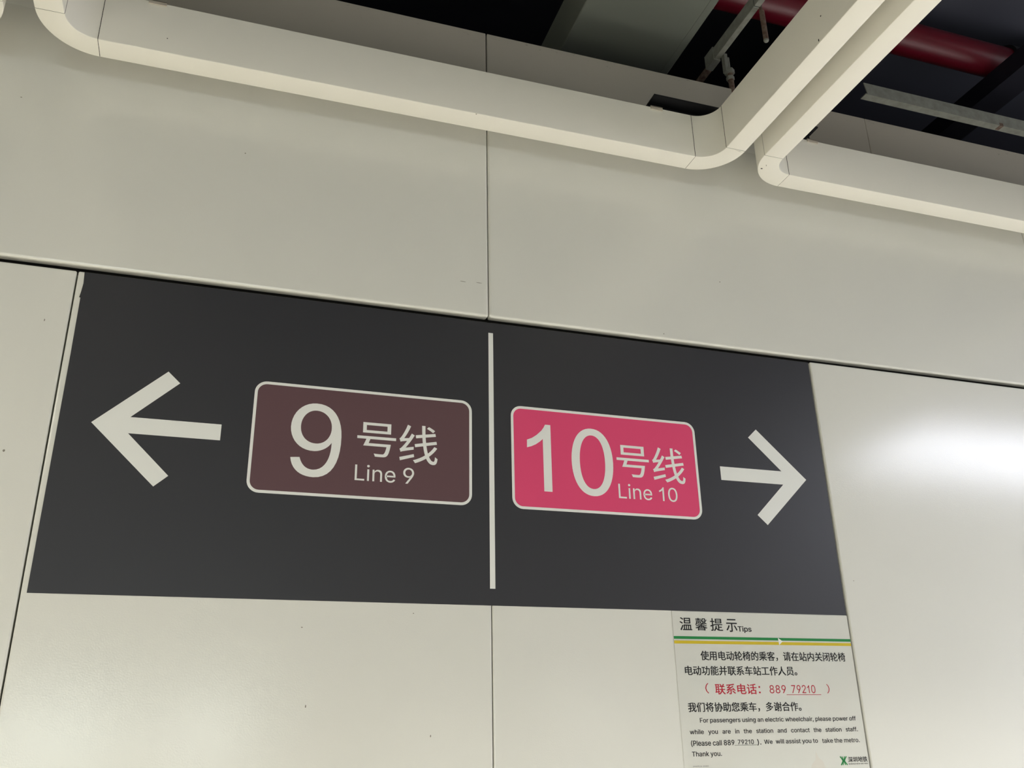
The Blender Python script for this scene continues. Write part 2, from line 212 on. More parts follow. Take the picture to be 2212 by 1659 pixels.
# grotesque letter outlines (thousandths of an em): char advance loop;loop
GLYPHS = {}
for _g in """( 273 89,207,90,235,92,264,96,293,101,324,107,354,114,384,122,413,132,441,142,468,153,494,164,517,177,539,236,539,223,512,212,485,201,457,191,428,182,399,174,370,167,342,161,313,157,285,154,258,152,232,151,207,152,184,154,161,156,138,160,115,165,91,172,67,179,42,188,16,198,-10,209,-38,222,-66,236,-96,177,-96,156,-59,139,-21,124,16,111,55,102,93,95,131,90,169|) 273 37,-96,52,-66,64,-37,76,-9,86,18,95,44,102,69,108,93,113,116,117,139,120,162,121,184,122,207,121,232,119,258,116,285,112,313,106,342,99,370,91,399,82,428,73,457,62,485,50,512,37,539,97,539,109,517,121,494,131,468,142,441,151,413,159,384,167,354,173,323,178,293,181,264,183,235,184,207,183,168,178,130,171,92,161,53,149,15,134,-22,117,-59,97,-96|, 188 38,-119,68,71,137,71,84,-119|- 453 337,244,337,188,114,188,114,244|. 188 95,-4,86,-4,78,-1,70,3,63,9,57,16,53,24,50,32,50,41,50,50,53,59,57,66,63,73,70,79,78,83,86,86,95,87,104,86,113,83,121,79,128,73,134,66,138,59,140,50,141,41,140,32,138,24,134,16,128,9,121,3,113,-1,104,-4|0 453 227,-7,199,-5,174,1,151,11,130,24,111,41,95,62,80,86,69,113,60,144,53,178,49,214,48,254,49,294,53,330,60,364,69,395,81,422,95,447,112,467,130,484,151,498,174,508,200,514,227,516,254,514,279,508,302,498,323,484,342,467,358,447,372,422,384,395,393,364,400,330,404,294,405,254,404,214,400,178,393,144,384,113,373,86,359,62,342,41,323,24,302,11,279,1,254,-5;227,50,245,51,261,56,276,63,290,74,303,87,313,103,323,122,330,144,336,168,340,194,343,223,344,254,343,285,340,314,336,341,330,365,323,387,313,405,303,422,290,435,276,446,261,453,245,458,227,460,209,458,192,453,177,446,163,435,151,422,140,405,131,387,123,365,117,341,113,314,110,285,109,254,110,223,113,194,117,168,123,144,131,122,140,103,151,87,163,74,177,63,192,56,209,51|1 348 243,510,242,0,179,0,180,396,154,373,124,351,89,334,55,323,56,382,95,399,133,426,171,462,189,487,201,510|2 453 64,0,64,47,234,229,282,282,291,294,299,305,305,316,311,327,315,337,318,348,320,360,320,371,319,385,317,397,313,408,308,419,301,428,293,436,283,443,273,449,262,454,250,457,237,459,224,460,209,459,196,457,184,453,172,447,162,441,153,433,145,424,139,413,134,402,130,390,128,376,127,362,66,362,67,384,71,405,77,424,86,442,98,459,111,473,126,486,143,496,162,505,182,511,203,514,225,516,247,514,268,511,288,505,306,497,323,486,337,474,350,461,361,445,370,428,376,411,380,392,381,372,380,358,378,345,375,331,371,318,365,304,357,290,347,275,336,259,322,241,306,223,288,202,267,180,153,60,153,57,389,57,389,0|3 453 218,-7,195,-6,173,-3,152,2,133,10,114,19,98,30,83,43,70,57,60,74,52,91,46,111,44,132,109,132,111,119,115,107,120,97,126,87,134,78,144,71,154,64,165,59,178,55,191,52,204,50,219,50,234,51,248,53,262,56,275,61,287,67,297,74,307,83,315,93,321,104,325,116,328,130,329,145,328,158,326,172,322,184,316,196,308,207,299,217,288,226,275,234,260,240,242,244,223,247,201,248,157,248,157,299,288,448,288,452,70,452,70,509,372,509,372,461,211,278,211,289,239,290,264,288,287,284,308,276,327,265,344,253,359,239,371,222,381,205,387,186,392,166,393,145,392,123,387,103,380,84,370,66,358,50,344,36,327,23,309,12,288,4,266,-2,243,-6|4 453 40,105,40,158,247,509,311,509,109,166,109,163,413,163,413,105;282,0,282,121,282,146,282,318,343,318,343,0|5 453 221,-7,199,-6,178,-2,159,3,140,11,123,21,108,32,94,45,83,60,73,76,66,93,62,111,60,130,122,130,124,119,127,108,132,98,138,89,145,80,154,73,163,66,173,60,184,56,196,52,208,50,221,50,236,51,250,53,264,58,276,64,288,72,298,82,307,92,314,104,320,117,324,131,327,146,328,162,327,178,324,193,320,208,314,221,306,233,297,244,286,254,275,262,262,269,248,273,233,276,218,277,205,276,192,275,180,272,167,268,156,264,145,258,136,252,128,246,67,253,96,509,366,509,366,452,151,452,134,301,136,301,145,308,155,315,166,320,178,325,190,329,203,331,216,333,229,334,247,333,263,330,279,326,294,321,308,314,321,306,334,296,345,285,355,273,364,260,372,246,379,231,384,215,388,199,390,181,391,163,390,139,385,117,379,95,369,76,357,57,343,41,327,27,309,15,289,6,268,-1,245,-5|6 453 226,-7,203,-5,182,-1,161,5,142,15,125,26,109,40,96,56,84,74,75,94,69,115,65,138,64,162,65,180,68,199,73,219,80,239,89,261,102,285,118,311,137,340,252,509,322,509,151,261,145,261,165,288,196,307,205,310,214,312,224,314,235,314,257,313,278,309,298,303,316,295,332,284,346,271,359,257,370,240,378,221,384,201,388,180,389,157,388,134,384,112,377,92,368,73,356,55,343,39,327,26,310,14,291,5,271,-2,249,-6;226,48,241,49,254,52,267,56,279,63,289,70,299,79,307,90,314,101,320,114,324,128,327,142,327,157,327,173,324,187,320,201,314,213,307,225,299,235,289,244,279,251,267,258,254,262,241,264,226,265,212,264,198,262,186,258,174,252,163,244,153,235,145,225,138,214,132,201,128,188,126,174,125,158,126,143,128,128,132,114,138,102,145,90,153,79,163,70,174,63,186,56,198,52,212,49|7 453 97,0,323,448,323,452,62,452,62,509,391,509,391,449,165,0|8 453 226,-7,201,-6,178,-2,156,3,136,11,117,21,101,33,86,47,74,62,64,78,57,96,53,115,52,135,53,151,55,166,59,181,65,195,72,208,81,220,90,231,101,241,113,249,125,256,139,261,153,265,153,267,135,273,119,282,105,293,93,308,83,324,76,342,72,360,70,380,72,399,75,417,82,434,90,450,101,464,114,477,129,488,146,498,164,506,184,511,204,514,226,516,248,514,269,511,288,506,306,498,323,488,337,477,350,464,361,450,370,434,377,417,380,399,382,380,380,361,376,342,369,324,359,308,347,293,333,282,318,273,300,267,300,265,314,261,327,256,339,249,351,241,362,231,372,220,380,208,387,195,393,181,397,166,400,151,401,135,399,115,395,96,388,78,378,62,366,47,352,33,335,21,317,11,296,3,275,-2,251,-6;226,49,243,50,258,52,272,55,285,60,296,66,307,74,315,82,323,91,329,102,333,113,336,126,337,139,336,152,333,165,329,177,322,189,314,199,305,208,295,216,283,223,270,228,256,232,242,234,226,235,211,234,196,232,182,228,169,223,157,216,147,208,138,199,130,189,123,177,119,165,116,152,115,139,116,126,119,113,123,102,129,91,136,82,145,74,156,66,167,60,180,55,195,52,210,50;226,290,239,290,252,292,263,296,274,300,284,306,293,313,300,321,307,330,312,341,316,351,318,363,319,376,318,388,316,399,313,410,308,420,301,429,294,437,285,444,275,449,264,454,252,457,240,459,226,460,213,459,200,457,188,454,177,449,167,444,159,437,151,429,145,420,139,410,136,399,134,388,133,376,134,363,136,351,139,341,145,330,151,321,159,313,168,306,178,300,189,296,201,292,213,290|9 453 226,516,249,514,271,510,291,503,310,494,328,482,343,468,356,452,368,434,377,414,384,393,388,371,389,347,388,328,385,309,380,290,373,270,363,248,350,224,334,197,315,168,200,0,130,0,301,248,307,248,287,221,257,202,248,199,238,196,228,195,218,195,195,196,175,199,155,206,137,214,121,225,106,237,94,252,83,269,74,287,68,307,65,329,64,352,65,375,69,397,75,417,85,436,96,454,110,469,125,483,143,494,162,504,182,510,203,514;226,460,212,459,199,457,186,452,174,446,163,438,154,429,145,419,138,407,133,395,129,381,126,367,125,352,126,336,129,322,133,308,138,295,145,284,154,274,163,265,174,257,186,251,199,247,212,244,226,243,240,244,254,247,267,251,279,257,289,265,299,273,307,284,314,295,320,308,324,321,327,335,327,350,327,366,324,381,320,394,314,407,307,419,299,429,290,438,279,446,267,452,254,457,241,459|E 419 60,0,60,509,372,509,372,452,125,452,125,286,355,286,355,229,125,229,125,57,375,57,375,0|F 410 60,0,60,509,369,509,369,452,125,452,125,278,346,278,346,221,125,221,125,0|H 517 60,0,60,509,125,509,125,289,392,289,392,509,457,509,457,0,392,0,392,232,125,232,125,0|L 393 60,0,60,509,125,509,125,57,361,57,361,0|M 628 60,0,60,509,152,509,277,187,287,159,299,123,311,84,322,49,307,49,318,83,330,121,342,158,352,187,476,509,568,509,568,0,504,0,504,291,504,327,505,369,506,413,507,457,513,457,498,409,482,363,467,322,456,291,342,0,286,0,170,291,159,321,145,361,129,408,112,457,119,457,120,416,121,372,122,328,122,291,122,0|N 523 60,0,60,509,136,509,343,183,363,151,388,107,414,55,405,54,401,108,399,157,399,195,399,509,463,509,463,0,387,0,202,290,177,331,148,381,108,452,119,454,122,384,124,328,125,291,125,0|O 533 267,-7,235,-5,205,1,177,11,150,25,126,42,105,63,86,88,70,115,57,146,48,179,42,215,40,254,42,293,48,329,57,362,70,393,86,421,105,445,126,466,150,484,177,498,205,508,235,514,267,516,299,514,329,508,357,498,384,484,408,466,429,445,448,421,464,393,477,362,486,329,491,293,493,254,491,215,486,179,477,146,464,115,448,88,429,63,408,42,384,25,357,11,329,1,299,-5;267,53,289,54,310,59,330,66,349,76,367,89,383,105,396,123,408,144,418,168,425,194,429,223,430,254,429,286,425,314,418,341,408,365,396,386,383,404,367,420,349,433,330,443,310,450,289,454,267,456,245,454,223,450,203,443,184,433,167,420,151,404,137,385,125,364,116,340,109,314,105,285,103,254,105,223,109,194,116,168,125,144,137,123,151,105,167,89,184,76,203,66,223,59,245,54|P 430 60,0,125,0,125,190,250,190,307,202,356,237,389,289,400,350,389,411,356,463,307,498,250,510,60,510;125,246,245,246,279,254,307,276,326,310,333,350,326,390,307,424,279,446,245,454,125,454|R 449 60,0,60,509,236,509,264,507,290,504,313,497,333,489,351,478,367,465,380,450,390,433,399,415,405,395,408,374,409,352,408,330,405,309,399,290,390,271,380,255,367,240,351,228,333,217,312,209,289,203,264,199,236,198,96,198,96,255,234,255,252,256,269,258,284,262,298,267,309,273,319,281,327,290,334,300,339,312,342,324,344,338,345,352,344,367,342,380,339,393,334,405,327,415,319,425,309,433,298,440,284,445,269,449,252,451,233,452,125,452,125,0;353,0,230,229,303,229,428,0|S 447 224,-9,197,-8,172,-4,149,1,128,9,108,19,91,31,76,45,64,60,54,77,46,96,41,115,38,137,104,137,107,123,110,110,116,98,123,88,132,79,142,71,154,64,166,59,180,55,194,52,209,50,224,49,241,50,257,52,272,55,286,60,299,66,311,74,321,82,329,92,336,102,341,114,345,126,346,139,345,151,342,161,338,171,332,179,325,186,316,193,307,199,296,205,245,222,184,239,154,249,128,260,105,274,86,289,71,307,60,326,54,348,52,372,53,393,58,413,65,431,75,448,87,463,102,476,119,488,138,498,158,506,180,511,203,514,227,516,252,514,275,511,296,505,316,498,334,488,351,476,365,463,377,449,387,433,394,415,399,397,401,378,337,378,334,396,326,412,316,426,302,437,286,447,267,453,247,457,225,459,209,458,194,456,180,452,167,448,156,442,145,435,136,427,129,418,123,409,118,398,116,387,115,376,116,363,119,352,124,342,131,334,139,326,148,319,158,313,169,308,212,293,264,279,312,264,324,258,336,252,347,245,359,238,369,229,379,220,387,209,395,198,401,185,405,171,407,155,408,139,407,118,403,99,396,81,386,64,374,48,360,34,343,21,323,11,302,2,278,-4,252,-8|T 449 32,452,32,509,417,509,417,452,257,452,257,0,193,0,193,452|W 686 155,0,16,509,82,509,163,196,175,145,187,94,197,40,189,40,200,94,211,145,224,196,306,509,380,509,462,196,474,145,486,94,497,40,488,40,499,94,510,145,523,196,603,509,670,509,530,0,455,0,368,323,351,391,336,475,350,475,335,395,318,323,230,0|Z 438 42,0,42,46,273,385,306,431,341,476,348,454,285,452,223,452,40,452,40,509,397,509,397,462,169,129,134,81,97,33,90,54,152,57,214,57,399,57,399,0|a 389 160,-9,142,-8,126,-5,110,-1,94,5,80,12,68,22,57,32,48,45,40,58,35,73,31,90,30,108,31,123,34,138,38,150,43,161,50,171,58,179,67,187,78,193,89,199,100,203,112,207,125,211,178,220,234,227,265,235,276,255,276,257,275,268,273,279,271,288,267,297,262,304,256,311,248,317,240,322,230,326,220,329,208,330,196,331,183,330,171,329,159,326,149,322,118,301,100,274,41,291,48,308,57,322,67,335,79,346,91,355,104,364,118,370,133,375,148,379,163,382,179,384,194,384,239,379,251,376,263,372,275,367,286,360,296,353,306,343,315,333,322,320,329,306,333,290,336,272,337,251,337,0,277,0,277,52,272,52,252,25,244,18,236,12,226,6,215,1,203,-3,190,-6,176,-8;170,45,187,46,202,49,216,53,228,59,239,66,248,74,257,83,263,93,269,104,272,115,275,126,276,138,276,190,259,182,231,176,200,171,175,168,134,159,125,155,117,150,110,145,103,139,98,132,95,124,93,115,92,105,92,95,94,87,98,79,102,72,107,66,114,61,121,56,130,52,139,49,149,47,159,46|c 396 207,-8,182,-7,159,-2,137,6,117,16,98,30,82,46,68,64,56,85,46,108,40,133,36,159,34,187,36,216,40,243,46,268,56,291,68,312,82,330,98,346,117,360,137,371,159,378,182,383,207,384,221,384,234,383,247,380,260,377,272,373,284,368,295,362,305,356,315,349,324,341,332,332,340,322,347,312,353,301,358,289,362,277,303,262,290,289,270,311,242,325,207,330,189,329,173,325,158,319,145,310,134,300,124,287,115,274,108,258,103,242,99,224,97,206,96,187,97,169,99,151,103,134,108,117,115,102,124,89,134,76,145,66,158,57,173,51,189,48,207,46,243,52,271,66,292,89,304,117,363,102,359,90,354,78,348,67,341,56,334,46,325,37,316,29,306,21,296,15,285,9,273,4,261,-1,248,-4,235,-6,221,-8|d 424 195,-8,172,-7,151,-2,130,5,111,16,94,29,79,45,66,64,55,84,46,108,39,133,35,160,34,189,35,218,39,245,46,270,55,293,66,313,79,332,95,347,112,361,131,371,151,378,173,383,196,384,213,384,228,381,241,378,253,373,263,367,272,360,280,353,287,346,306,319,311,319,311,509,372,509,372,0,313,0,313,59,307,59,287,31,280,24,272,17,263,10,252,4,241,-1,227,-5,212,-7;205,47,221,48,236,51,250,57,263,65,274,75,284,86,293,100,299,115,305,132,309,150,311,169,312,189,311,210,309,229,305,247,300,263,293,278,284,291,275,302,263,312,251,320,237,325,221,329,205,330,187,329,172,325,157,319,145,311,133,301,124,290,115,276,108,261,103,245,99,227,97,209,96,189,97,170,99,151,103,133,109,117,115,101,124,88,134,76,145,66,158,57,172,51,188,48|e 404 212,-8,185,-7,161,-2,138,6,117,16,98,30,82,46,68,64,56,85,46,108,40,132,35,159,34,187,35,215,39,242,46,267,55,290,67,311,81,329,97,346,115,359,135,370,157,378,180,383,205,384,221,384,236,382,251,379,266,374,280,368,294,361,307,351,319,341,331,329,341,315,350,299,357,282,363,263,368,242,370,219,371,194,371,169,75,169,75,221,338,221,310,202,309,220,307,237,303,254,298,269,291,282,283,294,273,305,263,314,250,321,237,326,222,329,205,330,189,329,173,326,159,321,146,313,135,304,125,294,116,282,109,270,103,256,99,241,97,226,96,211,96,178,97,157,100,139,104,122,110,106,118,92,128,80,139,70,151,61,165,55,179,50,195,47,212,46,224,47,234,48,244,50,254,53,263,56,271,61,278,66,285,73,292,80,297,88,302,96,306,105,365,91,360,77,353,63,345,51,335,39,324,29,311,19,298,11,283,4,266,-1,249,-5,231,-7|f 254 228,379,228,327,6,327,6,379;81,0,81,432,82,447,84,461,89,474,96,486,104,496,113,505,124,513,135,519,148,524,161,527,174,529,187,530,222,527,243,521,227,468,215,472,195,474,182,473,171,470,162,466,154,460,149,452,145,443,142,431,142,419,142,0|g 425 207,-151,187,-150,168,-148,150,-144,134,-140,119,-134,105,-127,93,-119,82,-110,73,-101,64,-91,57,-80,51,-69,101,-41,122,-66,128,-72,136,-78,145,-83,154,-88,165,-92,178,-95,192,-97,207,-97,229,-96,249,-92,267,-85,282,-75,295,-62,304,-47,310,-28,311,-6,311,68,306,68,287,41,280,34,272,28,263,21,252,16,241,11,227,8,212,5,195,5,173,6,152,10,132,17,113,27,95,39,80,53,67,71,55,90,46,112,39,136,35,163,34,191,35,220,39,246,46,271,55,293,66,314,80,332,95,347,112,361,131,371,152,378,173,383,196,384,213,384,228,382,242,378,253,373,264,367,273,360,281,353,288,346,308,319,313,319,313,379,372,379,372,-9,371,-32,367,-54,360,-73,350,-90,338,-104,324,-117,308,-127,291,-136,271,-142,251,-147,229,-150;205,59,222,60,237,63,251,68,264,75,275,84,285,95,293,107,300,121,305,137,309,154,312,172,312,193,312,212,309,231,305,248,300,264,293,278,285,291,275,303,264,312,251,320,237,325,222,329,205,330,188,329,172,325,158,320,145,312,134,302,124,290,115,277,109,262,103,246,99,229,97,212,96,193,97,173,99,155,103,138,109,123,116,108,124,96,134,85,145,76,158,68,172,63,188,60|h 410 114,227,114,0,53,0,53,509,114,509,114,287,102,287,112,312,124,332,137,349,152,362,169,372,187,379,207,383,227,384,246,383,264,380,280,376,295,369,309,360,321,349,332,336,341,321,348,304,353,285,356,264,357,240,357,0,296,0,296,235,295,256,290,275,283,291,273,304,260,315,246,323,229,328,210,329,197,328,184,326,172,322,161,317,150,311,141,303,133,293,126,283,121,271,117,257,114,243|i 167 53,0,53,379,114,379,114,0;84,443,75,444,67,446,60,449,54,455,48,461,44,468,42,475,41,483,42,491,44,499,48,506,54,512,60,517,67,521,75,523,84,524,92,523,100,521,107,517,114,512,119,506,123,499,126,491,126,483,126,475,123,468,119,461,114,455,107,449,100,446,92,444|k 370 53,0,114,0,114,130,160,178,288,0,364,0,203,222,352,382,273,382,114,212,114,509,53,509|l 168 53,0,114,0,114,509,53,509|m 610 53,0,53,379,112,379,112,295,108,295,112,310,118,323,125,335,132,346,141,355,151,363,161,370,172,376,183,380,195,384,207,386,219,386,239,385,257,380,273,372,287,361,299,347,309,331,316,314,321,295,312,295,317,308,322,321,329,332,337,343,347,353,357,361,368,369,381,375,394,380,407,383,422,385,437,386,453,385,468,383,483,378,497,372,510,364,522,354,532,342,541,328,548,313,553,296,556,276,557,255,557,0,496,0,496,254,494,273,490,289,483,302,473,313,460,321,447,326,433,329,419,330,406,330,395,328,384,324,374,320,365,314,358,307,351,299,345,290,341,280,338,270,336,259,335,247,335,0,274,0,274,260,273,275,269,288,262,301,253,311,242,320,229,326,215,329,199,330,188,330,178,328,168,325,158,320,148,314,140,307,132,299,126,289,121,278,117,266,114,253,114,238,114,0|n 410 114,227,114,0,53,0,53,379,112,379,112,287,102,287,112,312,124,332,137,349,152,362,169,372,187,379,207,383,227,384,246,383,264,380,280,376,295,369,309,360,321,349,332,336,341,321,348,304,353,285,356,264,357,240,357,0,296,0,296,235,295,256,290,275,283,291,273,304,260,315,246,323,229,328,210,329,197,328,184,326,172,322,161,317,150,311,141,303,133,293,126,283,121,271,117,257,114,243|o 415 207,-8,182,-7,159,-2,137,6,117,16,98,30,82,46,68,64,56,85,46,108,40,133,36,159,34,187,36,216,40,243,46,268,56,291,68,312,82,330,98,346,117,360,137,371,159,378,182,383,207,384,233,383,256,378,278,371,299,360,317,346,333,330,347,312,359,291,369,268,376,243,380,216,381,187,380,159,376,133,369,108,359,85,347,64,333,46,317,30,299,16,278,6,256,-2,233,-7;207,46,226,48,242,51,257,57,270,66,282,76,292,89,300,102,307,117,312,134,316,151,318,169,319,187,318,206,316,224,312,242,307,258,300,274,292,287,282,300,270,310,257,319,242,325,226,329,207,330,189,329,173,325,158,319,145,310,134,300,124,287,115,274,108,258,103,242,99,224,97,206,96,187,97,169,99,151,103,134,108,117,115,102,124,89,134,76,145,66,158,57,173,51,189,48|p 424 53,-143,53,379,112,379,112,319,118,319,137,346,144,353,152,360,161,367,171,373,183,378,197,381,212,384,229,384,252,383,274,378,294,371,313,361,330,347,345,332,359,313,370,293,379,270,385,245,389,218,390,189,389,160,385,133,379,108,370,84,359,64,346,45,330,29,313,16,294,5,274,-2,252,-7,229,-8,213,-7,198,-5,184,-1,173,4,162,10,153,17,145,24,138,31,118,59,114,59,114,-143;220,47,237,48,253,51,267,57,279,66,291,76,301,88,309,101,316,117,321,133,325,151,327,170,328,189,327,209,325,227,321,245,316,261,309,276,301,290,291,301,280,311,267,319,253,325,237,329,220,330,203,329,188,325,174,320,161,312,150,302,140,291,132,278,125,263,120,247,116,229,113,210,113,189,113,169,116,150,120,132,125,115,132,100,140,86,150,75,162,65,174,57,188,51,204,48|r 259 53,0,53,379,112,379,112,321,115,321,122,335,130,347,140,358,152,367,166,375,181,380,196,384,213,385,229,384,243,384,243,322,230,324,207,326,194,325,182,323,170,319,159,315,149,309,140,301,132,293,126,284,121,273,117,262,114,250,114,237,114,0|s 365 182,-8,163,-7,145,-5,128,-2,112,3,98,10,84,18,72,27,62,38,53,50,45,63,40,78,36,94,94,107,99,92,105,79,114,69,124,60,136,54,150,49,165,46,181,45,200,46,217,50,232,55,244,62,255,71,262,81,267,91,268,103,267,112,265,121,260,129,254,136,246,142,237,147,225,151,212,155,149,170,125,177,104,186,87,196,72,208,61,222,53,237,48,255,47,274,48,290,51,305,57,319,65,332,75,343,87,354,100,363,115,370,131,377,149,381,167,384,187,384,206,384,223,381,239,378,254,372,267,366,279,358,290,349,299,339,307,328,314,316,319,303,324,290,268,277,264,288,258,298,251,307,243,316,232,323,219,328,205,331,187,333,171,332,156,329,143,324,131,317,121,308,114,299,110,289,109,277,110,267,112,258,117,250,124,243,133,237,144,232,157,227,172,223,229,209,254,202,275,194,292,183,306,171,317,158,325,142,330,125,331,107,330,90,326,75,321,61,312,47,302,35,290,24,276,15,260,6,242,0,223,-5,203,-7|t 227 204,379,204,327,6,327,6,379;65,471,126,471,126,98,127,86,128,76,132,68,136,61,142,56,150,53,159,51,170,50,185,51,202,54,213,2,192,-3,168,-4,145,-3,125,2,107,10,92,21,80,35,72,52,67,71,65,93|u 410 182,-5,164,-4,146,-1,130,4,115,11,101,20,89,31,78,44,69,59,62,76,57,95,54,116,53,139,53,379,114,379,114,144,115,123,119,105,127,89,137,75,150,64,164,56,181,52,200,50,213,51,226,53,238,57,249,62,259,69,268,77,276,86,283,97,289,109,293,122,295,137,296,153,296,379,357,379,357,0,298,0,298,92,307,92,297,67,286,47,272,30,257,17,240,7,222,0,203,-4|w 567 138,0,23,379,87,379,133,214,154,137,175,41,165,41,186,135,206,214,252,379,316,379,362,214,382,136,402,41,391,41,413,135,434,214,480,379,545,379,429,0,368,0,319,172,305,225,291,280,277,338,291,338,277,280,263,225,248,172,199,0|y 389 47,-139,61,-86,71,-87,104,-89,111,-87,118,-84,124,-80,130,-74,136,-67,141,-58,146,-48,151,-36,163,-1,17,379,84,379,165,155,187,87,206,21,184,21,202,87,224,155,305,379,371,379,204,-58,198,-72,191,-85,184,-97,177,-107,168,-116,159,-124,150,-130,139,-136,128,-140,117,-143,104,-145,91,-145,65,-143""".split('|'):
    _c, _a, _l = _g.split(' ')
    _ls = []
    for _q in _l.split(';'):
        _v = [int(k) for k in _q.split(',')]
        _ls.append([(_v[i], _v[i + 1]) for i in range(0, len(_v), 2)])
    GLYPHS[_c] = (int(_a), _ls)
def latin(name, body, fit, y, mat, parent, bold=0.0, space=1.0):
    """a line of letters fitted into wall rectangle fit = X0, X1, Z0, Z1"""
    x = 0; loops = []
    for ch in body:
        if ch == ' ': x += 170 * space; continue
        a, ls = GLYPHS[ch]
        for lp in ls: loops.append([(x + px, py) for px, py in lp])
        x += a
    cu = bpy.data.curves.new(name, 'CURVE'); cu.dimensions = '2D'; cu.fill_mode = 'BOTH'; 
    for lp in loops:
        sp = cu.splines.new('POLY'); sp.points.add(len(lp) - 1)
        for i, (px, py) in enumerate(lp): sp.points[i].co = (px / 1000, py / 1000, 0, 1)
        sp.use_cyclic_u = True
    return from_curve(name, cu, y, mat, parent, fit, bold)
def text(name, body, fit, y, mat, parent, bold=0.0, space=1.0, word=1.0, res=4):
    cu = bpy.data.curves.new(name, 'FONT'); cu.body = body; cu.size = 1.0; cu.resolution_u = res
    cu.space_character = space; cu.space_word = word
    
    return from_curve(name, cu, y, mat, parent, fit, bold)
def rrect(x0, x1, z0, z1, r, n=8):
    out = []
    for cx, cz, a0 in ((x1 - r, z1 - r, 0), (x0 + r, z1 - r, 90), (x0 + r, z0 + r, 180), (x1 - r, z0 + r, 270)):
        for k in range(n + 1):
            a = math.radians(a0 + 90 * k / n); out.append((cx + r * math.cos(a), cz + r * math.sin(a)))
    return out

# ------------------------------------------------------------------ structure
fl = box('floor', -14, 14, -11, 1.0, -0.10, 0.0, M['floor']); tag(fl, kind='structure')
ce = box('ceiling', -14, 14, -11, 1.0, 4.25, 4.45, M['slab']); tag(ce, kind='structure')
so = box('ceiling_soffit', 1.4, 14, -6, 0.85, 4.02, 4.25, M['soffit']); tag(so, kind='structure')
wf = box('wall_front', -14, 14, -11.2, -11.0, 0.0, 4.25, M['far']); tag(wf, kind='structure')
wb = box('wall_behind', -14, 14, 0.85, 1.0, 0.0, 4.25, M['slab']); tag(wb, kind='structure')
wall = box('wall_back', -5.40, 5.41, 0.026, 0.05, 0.0, 3.40, M['backing']); tag(wall, kind='structure')
tag(wall, label='station wall clad in off-white enamelled metal panels')

def panel(x0, x1, z0, z1, mat, bevel, face=0.0, skew=0.0, keep_z=None):
    bm = bmesh.new(); box_bm(bm, x0, x1, face, 0.024, z0, z1, bevel, 3, keep_z=keep_z)
    if skew:
        for v in bm.verts:
            if v.co.x < (x0 + x1) / 2: v.co.x += skew * (v.co.z - z0)
    return link('panel', bm_mesh(bm, 'panel'), mat, wall)
ZL, ZU = 2.5409, 2.5559
xs = (-5.405, -4.505, -3.605, -2.705, -1.805, -0.9053, 0.0, 0.902, 1.806, 2.706, 3.606, 4.506, 5.406)
for a, b in zip(xs[:-1], xs[1:]):
    f, ga, gb = 0.0, 0.0015, 0.0015
    if a == 0.902: f, ga = -0.004, 0.0022
    if b == 0.902: gb = 0.0022
    if b == 0.0: gb = 0.001
    if a == 0.0: ga = 0.001
    p = panel(a + ga, b - gb, 0.12, ZL, M['panel'], 0.0035, f)
for a, b in ((-5.40, -3.60), (-3.60, -1.80), (-1.80, 0.0), (0.0, 1.806), (1.806, 3.606), (3.606, 5.406)):
    panel(a + 0.001, b - 0.001, ZU, 3.1998, M['panel'], 0.0055, keep_z=3.1998)
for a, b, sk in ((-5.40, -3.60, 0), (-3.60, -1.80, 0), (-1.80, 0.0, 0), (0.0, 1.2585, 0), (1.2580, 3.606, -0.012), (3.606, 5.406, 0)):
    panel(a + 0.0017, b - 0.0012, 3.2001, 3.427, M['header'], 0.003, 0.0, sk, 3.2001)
# tiny chips and specks on the enamel
bm = bmesh.new(); random.seed(3)
for x, z, w, h in ((-0.597, 2.9027, .0016, .0016), (0.6547, 2.7487, .0014, .0016), (0.4701, 2.5705, .0012, .002), (-0.3774, 1.6725, .001, .0028),
                   (-0.1701, 1.8523, .0014, .001), (-0.9767, 2.1391, .0022, .0026), (-0.0654, 2.6417, .007, .0007), (-0.0245, 2.6441, .008, .0007),
                   (-0.3942, 1.8202, .0018, .0012), (-0.1302, 1.6155, .0012, .0024), (-0.95, 2.42, .001, .003), (-1.08, 2.95, .002, .001)):
    vs = [bm.verts.new((x + w * math.cos(a) * (0.8 + 0.4 * random.random()), -0.0002, z + h * math.sin(a) * (0.8 + 0.4 * random.random()))) for a in [i * math.pi / 4 for i in range(8)]]
    bm.faces.new(vs)
sp = link('paint_speck', bm_mesh(bm, 'paint_speck'), M['grime'], wall); sp['kind'] = 'stuff'; sp.data.materials[0] = new_mat('speck', (0.25, 0.23, 0.19), 0.8)
bm = bmesh.new(); box_bm(bm, 0.933, 0.9352, -0.0043, -0.004, 1.9555, 1.957)
sp2 = link('paint_speck', bm_mesh(bm, 'paint_speck'), sp.data.materials[0], wall); sp2['kind'] = 'stuff'

